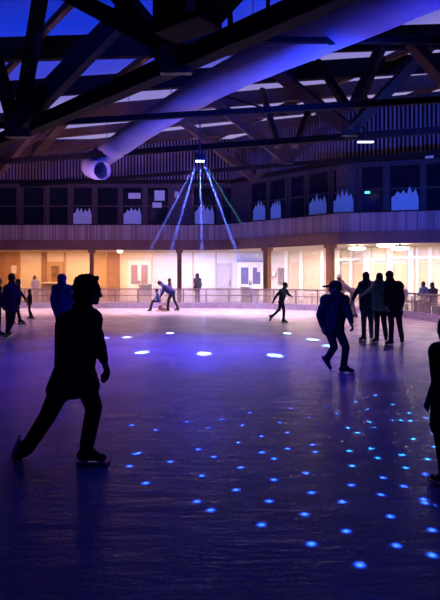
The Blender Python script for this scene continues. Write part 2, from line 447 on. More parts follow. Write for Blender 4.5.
FOREST = mat('forest_picture', (.62, .66, .74), .7, var=.08, emit=(.08, .13, .30), est=.22)  # weak emission stands in for light from behind the pictures
FORP = [(74, 92, 205, 225, 'leftmost'), (124, 141.5, 205, 225, 'second from the left'), (195, 214, 203, 224, 'behind the blue light beams'), (255, 267, 200, 222, 'narrow, just right of the beams'),
        (272.5, 282.5, 198, 221, 'narrowest'), (311, 328, 193, 217, 'left of the green exit light, narrower'), (335, 354.5, 188, 217, 'right beside the green exit light'), (391.5, 418.5, 184, 215, 'rightmost and widest')]
for (a, b, y0, y1, where) in FORP:
    qa, d, nr = hit(WIN, a); qb, _, _ = hit(WIN, b); D = (qa.y+qb.y)/2; d = (qb-qa).normalized(); nr = V((d.y, -d.x, 0))
    wd = (qb-qa).length; z0, z1 = zat(y1+2, D), zat(y0, D); hh = z1-z0
    pts = [(0, 0), (1, 0), (1, .55)]
    rnd = random.Random(int(a)); xs = [i/9 for i in range(9, -1, -1)]
    for i, x in enumerate(xs):
        pk = 1.0 if i in (5, 3) else (.9 if i % 2 else .62)
        if i == 0: continue
        if i == 9: pts.append((0, .6)); continue
        pts.append((x, (.78+.22*rnd.random()*(1 if i in (3, 5) else .45)) if i % 2 else .6+.1*rnd.random()))
    bm = NB(); prism(bm, [qa+d*(u*wd)+nr*.13+V((0, 0, z0+v*hh)) for u, v in pts], nr*.02)
    o = obj('forest_picture', bm, FOREST)
    tag(o, 'pale window picture with a jagged treetop outline, '+where, 'window picture', 'pale treetop pictures in the upper windows')
# pale boards hung in the upper windows
SIGN = mat('pale_board', (.6, .6, .66), .6, var=.06, emit=(.2, .2, .3), est=.25)  # weak glow put into the material, though the boards are no lamps
for (a, b, y0, y1, lab, cat) in ((129, 141, 193.5, 199, 'pale oblong board hung above the second treetop picture', 'sign'), (155, 165, 191, 201, 'larger pale board between the two left windows near the beams', 'sign'),
                                 (153, 162, 203, 208, 'small pale shelf board below the larger pale board', 'sign'), (175, 179, 192, 198, 'small square pale notice left of the blue beams', 'notice'),
                                 (425, 433, 153.5, 159, 'pale blue box high on the right cladding', 'box')):
    bm = NB(); facade_box(bm, WIN, a, b, y0, y1, .17, .05)
    tag(obj('pale_board' if cat != 'box' else 'wall_box', bm, SIGN), lab, cat)
bm = NB(); q, d, nr = hit(WIN, 367.5); D = q.y
Mx = Matrix((d, nr, V((0, 0, 1)))).transposed()
t = thing('exit_light', 'small glowing green exit light on the dark upper wall at right', 'exit light', q+nr*.16+V((0, 0, zat(193, D))))
bm.free(); bm = NB(); box(bm, q+nr*.14+V((0, 0, zat(193, D))), (.34, .08, .2), Mx, .01); obj('housing', bm, BLK, t)
bm = NB(); box(bm, q+nr*.19+V((0, 0, zat(193, D))), (.24, .03, .1), Mx, .01)
obj('lens', bm, mat('green_glow', (.1, .6, .5), .5, emit=(.12, 1, .75), est=1.6), t)

# ------------------------------------------------------------------ timber columns under the balcony
for (px, w_, lab) in ((-20, .3, 'timber column out at the far left end of the balcony'), (91.3, .22, 'slim dark timber column behind the nearest skater'), (179.3, .24, 'timber column left of the man standing at the barrier'),
                      (265.3, .30, 'reddish timber column right of the white double doors'), (328.5, .30, 'broad timber column behind the skater in the cap'), (470, .3, 'timber column at the far right end of the balcony')):
    q, d, nr = hit(FRONT, px); q = q-nr*.14
    t = thing('timber_column', lab, 'column', q, 'timber columns carrying the balcony')
    Mx = Matrix((d, nr, V((0, 0, 1)))).transposed()
    bm = NB(); box(bm, q+V((0, 0, 1.57)), (w_, w_, 3.06), Mx, .02); obj('shaft', bm, COLT, t)
    bm = NB(); box(bm, q+V((0, 0, .06)), (w_+.1, w_+.1, .12), Mx, .01); obj('base', bm, BLK, t)
    bm = NB(); box(bm, q+V((0, 0, 3.02)), (w_+.14, w_+.14, .16), Mx, .01); obj('bracket', bm, COLT, t)

# ------------------------------------------------------------------ ground-floor wall: panels, doors, notices
def panel(px0, px1, py0, py1, m, off=.0, th=.05, name=None, uv=False):
    bm = NB(); uvl = bm.loops.layers.uv.new('UVMap')
    facade_box(bm, BACK, px0, px1, py0, py1, off, th)
    for f in bm.faces:
        for lp in f.loops: lp[uvl].uv = (lp.vert.co.x+.7*lp.vert.co.y, 0)
    nm = name or 'trim_%d' % (len(pur)+1)
    o = obj(nm, bm, m); struct(o)
    if not name: pur.append(1)
    return o
panel(-60, 20.5, 246, 302, WOODP, 0, .06)
panel(42, 47, 246, 302, BROWN, 0, .12)
panel(64, 66, 246, 302, TAN, 0, .08)
panel(94, 106, 246, 302, TAN, 0, .05)
panel(107, 120, 246, 302, BROWN, 0, .06)
panel(124, 128, 246, 302, CREAM, 0, .12)
panel(153, 262, 246, 302, LAV, 0, .04)
panel(192.5, 193.7, 246, 302, TAN, .02, .03); panel(215.5, 216.6, 246, 302, TAN, .02, .03)
TANL = mat('tan_panel_hazed', (.60, .47, .36), .7, var=.08, scale=3)  # tan lightened in its colour for the bright haze over these bays
panel(291, 303, 262, 302, TANL, 0, .04); panel(305, 322, 255, 302, TANL, 0, .03)
for a, b in ((268, 271), (286, 289), (301, 304), (322, 325), (339, 341), (351, 353), (364.5, 371), (386.6, 393), (408, 413), (416, 418), (428, 432), (440, 446)):
    panel(a, b, 243, 300, WHITE, .04, .1)
panel(335, 363, 258, 261, WHITE, .04, .09); panel(371, 386, 258, 261, WHITE, .04, .09); panel(393, 445, 256, 259, WHITE, .04, .09)
for a, b in ((341, 351), (353, 364), (372, 386), (394, 408)):
    panel(a, b, 264, 300, TANL, 0, .03)
panel(419, 428, 262, 300, TANL, 0, .03)
panel(48, 64, 246, 262, CREAM, 0, .05)
def door(k, px0, px1, py0, leafs, m, gm, glass=True):
    q, d, nr = hit(BACK, (px0+px1)/2)
    t = bpy.data.objects.new('door_%d' % k, None); COL.objects.link(t); t.location = q; struct(t)
    wpx = (px1-px0); D = q.y
    bm = NB()
    facade_box(bm, BACK, px0-1.4, px0, py0-1.4, 301, .04, .12); facade_box(bm, BACK, px1, px1+1.4, py0-1.4, 301, .04, .12); facade_box(bm, BACK, px0, px1, py0-1.4, py0, .04, .12)
    obj('frame', bm, m, t)
    for i in range(leafs):
        a = px0+wpx*i/leafs; b = px0+wpx*(i+1)/leafs
        bm = NB(); facade_box(bm, BACK, a+.15, b-.15, py0, 301, .05, .06); lf = obj('leaf', bm, m, t)
        if glass:
            g0, g1 = a+wpx/leafs*.2, b-wpx/leafs*.16
            bm = NB(); facade_box(bm, BACK, g0, g1, py0+3.5, 284, .11, .02); obj('glass', bm, gm, lf)
        hx = b-.9 if i % 2 == 0 else a+.5
        bm = NB(); facade_box(bm, BACK, hx, hx+.5, 280.5, 285.5, .12, .05); obj('handle', bm, BLK, lf)
    return t
DG2 = mat('door_glass', (.30, .22, .24), .2, var=.1)
door(1, 129.5, 149.5, 261.5, 2, WHITE, DG2)
door(2, 217, 230.5, 264.5, 1, mat('grey_door', (.46, .43, .50), .6, var=.05), DG2, False)
door(3, 238.5, 262, 264, 2, WHITE, mat('blue_glass', (.16, .15, .30), .15, var=.15))
door(4, 49, 62, 263, 1, mat('tan_door', (.5, .34, .2), .6, var=.1), BROWN)
bm = NB(); facade_box(bm, BACK, 237, 262.5, 251.5, 262, .06, .05)
tw = obj('window_18', bm, mat('transom_glass', (.22, .22, .36), .2, var=.1)); struct(tw)
# things on that wall
bm = NB(); facade_box(bm, BACK, 11.5, 17, 265.5, 273.5, .065, .02)
tag(obj('poster', bm, PAPER), 'white paper poster on the orange board wall at far left', 'poster')
bm = NB(); facade_box(bm, BACK, 52.5, 59, 266, 277, .16, .03)
tag(obj('framed_picture', bm, mat('picture_brown', (.2, .1, .07), .5, var=.4, scale=3)), 'dark brown picture hung on the tan door at left', 'picture')
for (a, b, y0, y1, lab) in ((270.5, 273, 269, 273, 'upper white notice sheet beside the reddish column'), (270.5, 273, 275, 279, 'middle white notice sheet beside the reddish column'), (274, 277, 271, 276, 'white notice sheet right of the two by the reddish column'),
                            (257, 260, 264.5, 272, 'pale poster stuck on the right white door leaf')):
    bm = NB(); facade_box(bm, BACK, a, b, y0, y1, .16, .02); tag(obj('notice_sheet', bm, PAPER if 'poster' not in lab else LAV), lab, 'notice')
bm = NB(); facade_box(bm, BACK, 279, 286, 268, 284, .05, .04)
tag(obj('notice_board', bm, mat('board_dark', (.22, .16, .18), .6, var=.5, scale=4)), 'dark upright notice board between white posts right of the reddish column', 'notice board')
# counters
def counter(px, D, wd, h, dp, lab, body):
    q = V(((px-220)/F*D, D, 0)); t = thing('service_counter', lab, 'counter', q)
    bm = NB(); box(bm, q+V((0, 0, (h-.06)/2)), (wd, dp, h-.06), None, .01); obj('body', bm, body, t)
    bm = NB(); box(bm, q+V((0, 0, h-.03)), (wd+.1, dp+.1, .06), None, .01); obj('top', bm, WHITE, t)
counter(54, 34.6, 1.2, 1.22, .6, 'wide pale counter in front of the tan door at left', TAN)
counter(76, 34.8, .8, 1.0, .5, 'low pale counter half hidden by the hooded skater', CREAM)
counter(146, 34.4, .8, 1.15, .5, 'white counter before the left glass double doors', WHITE)
counter(246, 31.2, .55, 1.05, .4, 'small white counter before the white double doors', WHITE)
counter(256, 30.6, .4, .95, .4, 'narrow white stand next to the small white counter', WHITE)
# cafe tables and pendant lamps at right
for px, D, lab in ((352, 28.5, 'cafe table left of the group of three behind the barrier'), (412, 25.6, 'cafe table between the seated people at right'), (312, 30.5, 'cafe table right of the reddish column')):
    q = V(((px-220)/F*D, D, 0)); t = thing('cafe_table', lab, 'table', q, 'cafe tables')
    bm = NB(); lathe(bm, [(.38, .71), (.4, .72), (.4, .745), (.38, .75)], q); obj('tabletop', bm, WHITE, t)
    bm = NB(); lathe(bm, [(.03, .02), (.03, .71)], q, 12); obj('stem', bm, BLK, t)
    bm = NB(); lathe(bm, [(.24, 0), (.22, .02), (.04, .04)], q); obj('foot', bm, BLK, t)
for px, py, D, s, lab in ((357, 248.5, 27, .42, 'round glowing ceiling lamp left of the brightest one'), (385.5, 245.3, 26.3, .42, 'brightest round ceiling lamp tucked under the balcony beam'), (400, 248.5, 26.2, .42, 'round glowing ceiling lamp right of the brightest one'),
                       (120, 251.3, 33, .18, 'small ceiling lamp over the brown panel left of the glass doors')):
    q = P(px, py, D); t = thing('ceiling_lamp', lab, 'ceiling lamp', q, 'ceiling lamps under the balcony')
    bm = NB(); lathe(bm, [(.05, -.11), (s*.6, -.09), (s*.95, -.03), (s, .02), (s*.9, .06), (.1, .08)], q, 28); obj('shade', bm, LAMPW, t, True)
    bm = NB(); lathe(bm, [(.06, .08), (.06, max(.1, 3.12-q.z))], q, 12); obj('mount', bm, BLK, t)

# ------------------------------------------------------------------ rink barrier
def sweep(bm, line, off, z0, z1, th):
    pts = []
    for i, p in enumerate(line):
        a = line[max(0, i-1)]; b = line[min(len(line)-1, i+1)]; d = (b-a).normalized(); nr = V((-d.y, d.x, 0))
        pts.append((p+nr*off, nr))
    rings = []
    for p, nr in pts:
        rings.append([bm.verts.new(q) for q in (p+V((0, 0, z0)), p+nr*th+V((0, 0, z0)), p+nr*th+V((0, 0, z1)), p+V((0, 0, z1)))])
    for a, b in zip(rings, rings[1:]):
        for k in range(4): bm.faces.new((a[k], a[(k+1) % 4], b[(k+1) % 4], b[k]))
    bm.faces.new(rings[0][::-1]); bm.faces.new(rings[-1])
bar = thing('rink_barrier', 'rink barrier with dark kick board, clear panels and handrail round the ice', 'barrier', (-1, 28.6, 0))
bm = NB(); sweep(bm, RINK, 0, 0, .28, .1); obj('kick_board', bm, KICK, bar)
bm = NB(); sweep(bm, RINK, .02, .94, 1.0, .07); obj('top_rail', bm, RAIL, bar)
bm = NB(); sweep(bm, RINK, .03, .64, .67, .04); obj('middle_rail', bm, RAIL, bar)
bm = NB(); sweep(bm, RINK, .045, .28, .93, .015); obj('clear_panel', bm, PANE, bar)
acc = 0; nxt = .6
for a, b in zip(RINK, RINK[1:]):
    ln = (b-a).length; d = (b-a)/ln; nr = V((-d.y, d.x, 0))
    while nxt <= acc+ln:
        p = a+d*(nxt-acc)
        if p.x > -12.6 and p.y > 18.5:
            bm = NB(); box(bm, p+nr*.055+V((0, 0, .61)), (.055, .055, .66), Matrix((d, nr, V((0, 0, 1)))).transposed(), .005); obj('post', bm, RAIL, bar)
        nxt += 1.15
    acc += ln

# ------------------------------------------------------------------ roof trusses
def mem(parent, name, a, b, wpx, m, edge=True):
    D = (a.y+b.y)/2; wd = wpx*D/F
    bm = NB(); beam(bm, a, b, wd, wd*1.15, .01); return obj(name, bm, m, parent)
GRP = 'roof trusses'
tA = thing('roof_truss', 'nearest roof truss, its long bottom chord running up from the left edge', 'truss', C(165, 67), GRP)
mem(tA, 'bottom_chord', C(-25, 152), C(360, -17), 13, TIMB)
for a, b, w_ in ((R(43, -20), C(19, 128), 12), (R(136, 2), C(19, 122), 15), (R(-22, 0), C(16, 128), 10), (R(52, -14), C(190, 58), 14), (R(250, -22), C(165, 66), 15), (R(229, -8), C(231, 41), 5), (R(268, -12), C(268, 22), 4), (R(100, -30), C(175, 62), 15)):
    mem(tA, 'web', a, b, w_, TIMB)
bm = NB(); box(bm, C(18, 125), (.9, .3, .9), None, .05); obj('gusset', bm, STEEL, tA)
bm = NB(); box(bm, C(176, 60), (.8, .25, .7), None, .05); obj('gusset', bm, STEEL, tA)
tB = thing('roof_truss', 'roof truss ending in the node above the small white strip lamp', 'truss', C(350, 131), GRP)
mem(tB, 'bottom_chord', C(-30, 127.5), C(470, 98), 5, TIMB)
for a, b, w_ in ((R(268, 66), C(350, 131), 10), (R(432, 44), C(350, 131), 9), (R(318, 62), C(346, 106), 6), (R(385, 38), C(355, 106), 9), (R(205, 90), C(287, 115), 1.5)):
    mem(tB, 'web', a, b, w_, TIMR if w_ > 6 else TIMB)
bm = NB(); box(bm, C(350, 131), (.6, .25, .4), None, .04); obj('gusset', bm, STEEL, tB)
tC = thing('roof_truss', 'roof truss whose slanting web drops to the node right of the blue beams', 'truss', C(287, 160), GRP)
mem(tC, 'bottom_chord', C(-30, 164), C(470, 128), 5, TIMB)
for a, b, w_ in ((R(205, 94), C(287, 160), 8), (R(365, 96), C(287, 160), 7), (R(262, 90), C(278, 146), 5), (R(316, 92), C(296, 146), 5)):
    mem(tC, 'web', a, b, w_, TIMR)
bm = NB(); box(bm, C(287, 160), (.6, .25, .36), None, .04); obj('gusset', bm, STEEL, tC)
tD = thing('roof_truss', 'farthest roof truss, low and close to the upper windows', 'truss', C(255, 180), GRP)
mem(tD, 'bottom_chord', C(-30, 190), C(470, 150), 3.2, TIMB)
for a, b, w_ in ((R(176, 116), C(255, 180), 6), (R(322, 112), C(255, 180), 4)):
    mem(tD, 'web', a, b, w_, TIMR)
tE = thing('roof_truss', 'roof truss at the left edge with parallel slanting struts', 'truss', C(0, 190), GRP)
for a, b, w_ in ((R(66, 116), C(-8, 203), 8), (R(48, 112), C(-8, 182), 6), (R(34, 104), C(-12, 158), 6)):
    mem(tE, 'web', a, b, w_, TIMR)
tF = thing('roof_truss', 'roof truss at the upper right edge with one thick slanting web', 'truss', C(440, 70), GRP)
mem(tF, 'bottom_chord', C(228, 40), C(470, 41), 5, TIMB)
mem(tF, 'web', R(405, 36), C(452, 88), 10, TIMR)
mem(tF, 'web', R(352, 20), C(332, 40), 6, TIMB)
# dark hanging unit under the roof
hu = P(187, 14, 12.3)
t = thing('hanging_unit', 'big black unit hung under the roof at the top of the picture', 'equipment', hu)
Mh = Matrix.Rotation(math.radians(-38), 3, 'Z')
bm = NB(); box(bm, hu, (1.35, .8, .75), Mh, .05); hb = obj('casing', bm, mat('black_paint', (.006, .006, .008), .8, var=.2, spec=.1), t)
bm = NB()
for k in range(5): box(bm, hu+Mh @ V((.35+k*.06, -.41, -.08)), (.02, .02, .3), Mh)
obj('louvre', bm, mat('louvre_grey', (.35, .35, .4), .4, .5, var=.1), t)
bm = NB()
for s in (-1, 1):
    p = hu+Mh @ V((s*.5, 0, .37)); tube(bm, [p, V((p.x, p.y, roof_z(p.x, p.y)-.02))], .03, 8)
obj('hanger_rod', bm, STEEL, t)

# ------------------------------------------------------------------ fabric air duct
knots = [P(102, 157, 25.8), P(120, 144.5, 24.4), P(150, 123.5, 22.3), P(220, 81, 18.3), P(330, 30, 13.2)]
kd = (knots[4]-knots[3]).normalized(); knots.append(knots[4]+kd*6.5)
pts = []
for i in range(5):                          # smooth run through the hanging points
    p0 = knots[max(0, i-1)]; p1 = knots[i]; p2 = knots[i+1]; p3 = knots[min(5, i+2)]
    for k in range(8):
        q = k/8; pts.append(.5*((2*p1)+(p2-p0)*q+(2*p0-5*p1+4*p2-p3)*q*q+(3*p1-p0-3*p2+p3)*q**3))
pts.append(knots[5])
dA = pts[0]; dd = pts[1]-pts[0]
t = thing('air_duct', 'long round fabric air duct hung across the hall, blue lit, ending in a short elbow', 'air duct', knots[2])
bm = NB(); tube(bm, pts, [.49+.008*math.sin(i*2.1) for i in range(len(pts))], 28); obj('duct_run', bm, DUCTM, t, True)
el_pts = [dA+dd.normalized()*.3, dA, P(96.5, 160.5, 26.0), P(92.5, 163.8, 25.9), P(92.5, 167.5, 25.4), P(97, 169.8, 24.9), P(102.5, 170.5, 24.4)]
bm = NB(); tube(bm, el_pts, [.492, .495, .5, .5, .48, .44, .40], 24, caps=False)
eo = obj('elbow', bm, DUCTM, t, True); sm = eo.modifiers.new('s', 'SOLIDIFY'); sm.thickness = .02
for k in (3, 11, 19, 27, 35):
    p = pts[k]
    bm = NB(); tube(bm, [p+V((0, 0, .47)), V((p.x, p.y, roof_z(p.x, p.y)))], .012, 6)
    obj('hanger', bm, STEEL, t)

# strip lamp at the truss node
sp_ = P(365.5, 142, 20.2)
t = thing('strip_lamp', 'small white strip lamp hung below the truss node at right', 'lamp', sp_)
bm = NB(); box(bm, sp_+V((0, 0, .06)), (.62, .16, .08), None, .01); obj('housing', bm, BLK, t)
bm = NB(); box(bm, sp_, (.56, .12, .05), None, .01); obj('tube', bm, mat('strip_glow', (.9, .9, .9), .4, emit=(1, .93, .88), est=2.2), t)
bm = NB(); tube(bm, [sp_+V((0, 0, .1)), V((sp_.x, sp_.y, 6.95))], .02, 6); obj('bracket', bm, STEEL, t)

# ------------------------------------------------------------------ effect light with beams in the haze
FX = P(200, 160, 20.0)
t = thing('stage_light', 'black effect light under the roof throwing blue beams down to the ice', 'stage light', FX)
bm = NB(); box(bm, FX+V((0, 0, .1)), (.34, .3, .26), None, .04); obj('housing', bm, BLK, t)
bm = NB(); box(bm, FX+V((-.2, 0, .16)), (.03, .06, .34)); box(bm, FX+V((.2, 0, .16)), (.03, .06, .34)); box(bm, FX+V((0, 0, .33)), (.43, .06, .03)); obj('yoke', bm, STEEL, t)
bm = NB(); tube(bm, [FX+V((0, 0, .33)), V((FX.x, FX.y, roof_z(FX.x, FX.y)-.02))], .025, 8); obj('hanger_pole', bm, STEEL, t)
LENS = mat('lens_glow', (.6, .7, 1), .3, emit=(.45, .6, 1), est=8)
LX = [FX+V((dx_, -.06, -.06)) for dx_ in (-.11, 0, .11)]
for q in LX:
    bm = NB(); ell(bm, q, (.05, .05, .035)); obj('lens', bm, LENS, t, True)
HAZE = haze_mat('haze', (.75, .8, 1), .075)
SPOTS = [((142, 352.3), 0, (.11, .16, 1), 1.0), ((204, 353.5), 1, (.12, .17, 1), 1.0), ((275, 355.3), 2, (.13, .20, 1), 1.15),
         ((127, 337.3), 0, (.2, .26, 1), .5), ((170, 333), 0, (.22, .28, 1), .5), ((287, 333.3), 2, (.3, .6, 1), .4), ((313, 339.5), 2, (.25, .75, 1), .5), ((330, 346), 2, (.2, .8, 1), .35), ((104, 338), 0, (.16, .22, 1), .45)]
def aim(o, d): o.rotation_euler = d.to_track_quat('-Z', 'Y').to_euler()
def spot(loc, tgt, power, col, ang, blend=.5, rad=.02, name='spot'):
    ld = bpy.data.lights.new(name, 'SPOT'); ld.energy = power; ld.color = col; ld.spot_size = math.radians(ang); ld.spot_blend = blend; ld.shadow_soft_size = rad
    o = bpy.data.objects.new(name, ld); COL.objects.link(o); o.location = loc; aim(o, V(tgt)-V(loc)); return o
BEAM_P = 220000
for i, ((px, py), k, col, pw) in enumerate(SPOTS):
    g = G(px, py); src = LX[k]; d = (g-src); ln = d.length
    s0 = src+d.normalized()*.12
    spot(s0, g, BEAM_P*pw, col, 2.25, 1, .012, 'effect_spot')
    if i in (0, 1, 2, 8, 6):
        bm = NB(); tube(bm, [s0+d.normalized()*.02, g-d.normalized()*.12], [.026, .072], 20)
        obj('light_beam', bm, HAZE if i != 6 else haze_mat('thin_haze', (.75, .8, 1), .012), t)
# star dots: one small projector lens, many thin rays
DOT1 = [(58,121),(122,133),(205,112),(299,105),(372,88),(352,121),(263,128),(341,167),(403,150),(235,185),(276,205),(65,198),(76,195),(52,230),(160,218),(95,275),(244,255),(348,234),(405,193),(437,210),(437,266),(336,293),(424,323),(232,324),(269,347),(404,386)]
DOT2 = [(42,76),(12,113),(33,140),(33,183),(101,173),(107,192),(82,248),(97,300),(79,358),(97,437),(134,71),(164,88),(88,100),(215,58),(245,78),(268,41),(193,127),(219,141),(251,111),(263,127),(313,107),(338,108),(314,65),(198,189),(257,182),(274,208),(205,229),(204,280),(179,325),(190,403),(226,493),(289,260),(283,306),(308,364),(324,441),(338,200),(349,234),(343,283),(369,157),(358,88),(361,109),(403,101),(420,140),(424,178),(407,211),(400,251),(396,318),(400,328),(437,334),(419,400),(419,467)]
DOTS = [(110+x/2.667, 380+y/2.667) for x, y in DOT1]+[(275+x/2.667, 380+y/2.667) for x, y in DOT2]
def dot_light():
    ld = bpy.data.lights.new('star_dot', 'SPOT'); ld.spot_size = math.radians(1.0); ld.spot_blend = 0; ld.shadow_soft_size = .004
    ld.energy = DOT_P; ld.color = (.018, .09, 1); ld.use_nodes = True
    n = ld.node_tree.nodes; l = ld.node_tree.links
    em = n['Emission']
    tc = n.new('ShaderNodeTexCoord'); sp = n.new('ShaderNodeSeparateXYZ'); l.new(tc.outputs['Normal'], sp.inputs[0])
    xx = n.new('ShaderNodeMath'); xx.operation = 'MULTIPLY'; l.new(sp.outputs['X'], xx.inputs[0]); l.new(sp.outputs['X'], xx.inputs[1])
    yy = n.new('ShaderNodeMath'); yy.operation = 'MULTIPLY_ADD'; l.new(sp.outputs['Y'], yy.inputs[0]); l.new(sp.outputs['Y'], yy.inputs[1]); l.new(xx.outputs[0], yy.inputs[2])
    sq = n.new('ShaderNodeMath'); sq.operation = 'SQRT'; l.new(yy.outputs[0], sq.inputs[0])
    mr = n.new('ShaderNodeMapRange'); mr.inputs['From Min'].default_value = 0; mr.inputs['From Max'].default_value = .0062
    mr.inputs['To Min'].default_value = 1; mr.inputs['To Max'].default_value = 0
    l.new(sq.outputs[0], mr.inputs['Value'])
    pw = n.new('ShaderNodeMath'); pw.operation = 'POWER'; pw.inputs[1].default_value = 4.2; l.new(mr.outputs['Result'], pw.inputs[0])
    l.new(pw.outputs[0], em.inputs['Strength'])
    return ld
DOT_P = 95000
DL = dot_light()
DLC = DL.copy(); DLC.color = (.02, .26, 1)
for px, py in DOTS:
    g = G(px, py)
    cy = px > 330 and py < 470
    o = bpy.data.objects.new('star_dot', DLC if cy else DL); COL.objects.link(o); o.location = V((2.2, 8.2, 8.6)); aim(o, g-o.location)

# ------------------------------------------------------------------ people
SKIN = mat('skin', (.22, .12, .085), .55, var=.1, scale=20)
EYEM = mat('eye', (.03, .02, .02), .2, var=.1)
BOOT = mat('skate_boot', (.02, .02, .025), .45, var=.2)
BLADE = mat('skate_blade', (.55, .55, .6), .25, .9, var=.1)
def cloth(name, c): return mat(name, c, .85, var=.25, scale=25, bump=.15)
BLACKC = cloth('black_cloth', (.010, .010, .014)); NAVY = cloth('navy_cloth', (.014, .016, .045)); BLUEC = cloth('blue_cloth', (.008, .02, .15))
PURP = cloth('purple_cloth', (.10, .04, .12)); GREENC = cloth('green_cloth', (.08, .22, .12)); DKGR = cloth('dark_grey_cloth', (.03, .03, .04))
GREY = cloth('grey_cloth', (.2, .18, .24)); PALE = cloth('pale_cloth', (.85, .76, .64)); PINKC = cloth('pink_cloth', (.4, .25, .28)); PALEB = cloth('pale_blue_cloth', (.3, .34, .48))
HAIRD = mat('dark_hair', (.012, .009, .008), .6, var=.3, scale=40); HAIRB = mat('brown_hair', (.08, .05, .03), .6, var=.3, scale=40)
def lerp(a, b, t): return a+(b-a)*t
def ydir(deg, pitch=0): 
    a = math.radians(deg); p = math.radians(pitch); return V((math.cos(a)*math.cos(p), math.sin(a)*math.cos(p), math.sin(p)))

def person(label, J, face=0, pitch=0, s=1.0, bulk=1.0, jacket=NAVY, pants=BLACKC, hair='short', hairm=HAIRD, coat=.12, vox=.014, glove=None, skates=True, feet=(None, None), group=None, collar=1.0, hand=1.0, leg=1.0):
    """J: joint points (world) head, neck, shA, shB, elA, elB, wrA, wrB, hipA, hipB, knA, knB, anA, anB; feet: toe directions"""
    base = V(((J['anA'].x+J['anB'].x)/2, (J['anA'].y+J['anB'].y)/2, 0))
    t = thing('person', label, 'person', base, group)
    f = ydir(face, pitch); side = f.cross(V((0, 0, 1))).normalized(); up = side.cross(f).normalized()
    HM = Matrix((f, side, up)).transposed(); h = J['head']
    def hp(a, b, c): return h+HM @ (V((a, b, c))*s)
    # ---- body: one surface
    bm = NB()
    ell(bm, hp(-.008, 0, .025), (.098*s, .076*s, .098*s), HM); ell(bm, hp(.03, 0, -.045), (.062*s, .060*s, .075*s), HM)
    cap(bm, hp(.068, 0, -.092), hp(.0, 0, -.075), .026*s, .045*s)                    # chin and jaw
    cap(bm, hp(.090, 0, .012), hp(.108, 0, -.032), .010*s, .016*s)                   # nose
    cap(bm, hp(.083, -.03, .022), hp(.083, .03, .022), .013*s, .013*s)               # brow
    cap(bm, hp(.088, -.018, -.066), hp(.088, .018, -.066), .009*s, .009*s)           # lips
    for e_ in (-1, 1):
        ell(bm, hp(-.008, e_*.079, -.012), (.022*s, .010*s, .034*s), HM, 1)          # ears
        cap(bm, hp(.07, e_*.038, -.025), hp(.05, e_*.05, -.04), .02*s, .02*s)        # cheeks
    nk = J['neck']; cap(bm, hp(-.015, 0, -.06), nk, .05*s, .058*s)
    shA, shB, hA, hB = J['shA'], J['shB'], J['hipA'], J['hipB']
    ch = lerp((shA+shB)/2, (hA+hB)/2, .3); pv = (hA+hB)/2
    cap(bm, shA, shB, .06*s, .06*s); cap(bm, nk, ch, .06*s, .10*s); cap(bm, ch, pv, .10*s, .10*s)
    cap(bm, shA, hA, .06*s, .07*s); cap(bm, shB, hB, .06*s, .07*s); cap(bm, hA, hB, .08*s, .08*s)
    fingers = []
    for k, sg in (('A', -1), ('B', 1)):
        cap(bm, J['sh'+k], J['el'+k], .045*s, .038*s); cap(bm, J['el'+k], J['wr'+k], .038*s, .027*s)
        cap(bm, J['hip'+k], J['kn'+k], .072*s, .05*s); cap(bm, J['kn'+k], J['an'+k], .05*s, .036*s)
        tip = J.get('toe'+k)
        # hand: palm, four bent fingers, thumb
        fd = (J['wr'+k]-J['el'+k]).normalized()
        pn = (pv-J['wr'+k]); pn = (pn-fd*pn.dot(fd))
        pn = pn.normalized() if pn.length > .02 else V((0, 1, 0))
        sd = fd.cross(pn).normalized(); wr = J['wr'+k]
        if sd.dot(f) < 0: sd = -sd                        # thumb side looks forward
        hs = s*hand
        for q, (o_, L_) in enumerate(((.03, .070), (.010, .080), (-.010, .074), (-.029, .058))):
            kn_ = wr+fd*(.085*hs)+sd*(o_*hs)
            cap(bm, wr+sd*(o_*.5*hs), kn_, .019*hs, .0135*hs)
            m_ = kn_+(fd*.88+pn*.47+sd*o_*2).normalized()*(L_*.55*hs)
            e2 = m_+(fd*.45+pn*.89).normalized()*(L_*.5*hs)
            cap(bm, kn_, m_, .0105*hs, .0095*hs); cap(bm, m_, e2, .0095*hs, .008*hs)
        t0_ = wr+fd*(.025*hs)+sd*(.022*hs); t1_ = t0_+(fd*.6+sd*.75+pn*.25).normalized()*(.045*hs); t2_ = t1_+(fd*.85+sd*.2+pn*.45).normalized()*(.035*hs)
        cap(bm, t0_, t1_, .015*hs, .0115*hs); cap(bm, t1_, t2_, .011*hs, .009*hs)
    body = mobj('body', bm, min(vox, .009) if vox <= .014 else .0125, [SKIN, glove or SKIN], t, 2)
    if glove:
        for p in body.data.polygons:
            c = p.center
            for k in 'AB':
                if (c-J['wr'+k]).dot(J['wr'+k]-J['el'+k]) > -.02 and (c-J['wr'+k]).length < .26*s: p.material_index = 1
    for e_ in (-1, 1):
        bm = NB(); ell(bm, hp(.081, e_*.032, .0), .012*s, None, 2); obj('eye', bm, EYEM, t, True)
    # ---- trousers
    bm = NB()
    cap(bm, hA, hB, .098*s*bulk**.5, .098*s*bulk**.5); cap(bm, pv, pv+V((0, 0, .08*s)), .10*s, .11*s)
    for k in 'AB':
        cap(bm, J['hip'+k], J['kn'+k], .092*s*leg, .068*s*leg)
        e_ = lerp(J['an'+k], J['kn'+k], .12); cap(bm, J['kn'+k], e_, .068*s*leg, .058*s*leg)
        sg_ = lerp(J['kn'+k], J['an'+k], .8); cap(bm, sg_, e_, .062*s, .062*s)
    mobj('trousers', bm, vox, pants, t, 4)
    # ---- jacket
    bm = NB(); b_ = bulk
    cap(bm, shA, shB, .082*s*b_, .082*s*b_); cap(bm, lerp(nk, ch, .25), ch, .08*s, .125*s*b_); cap(bm, ch, lerp(ch, pv, .9), .125*s*b_, .12*s*b_)
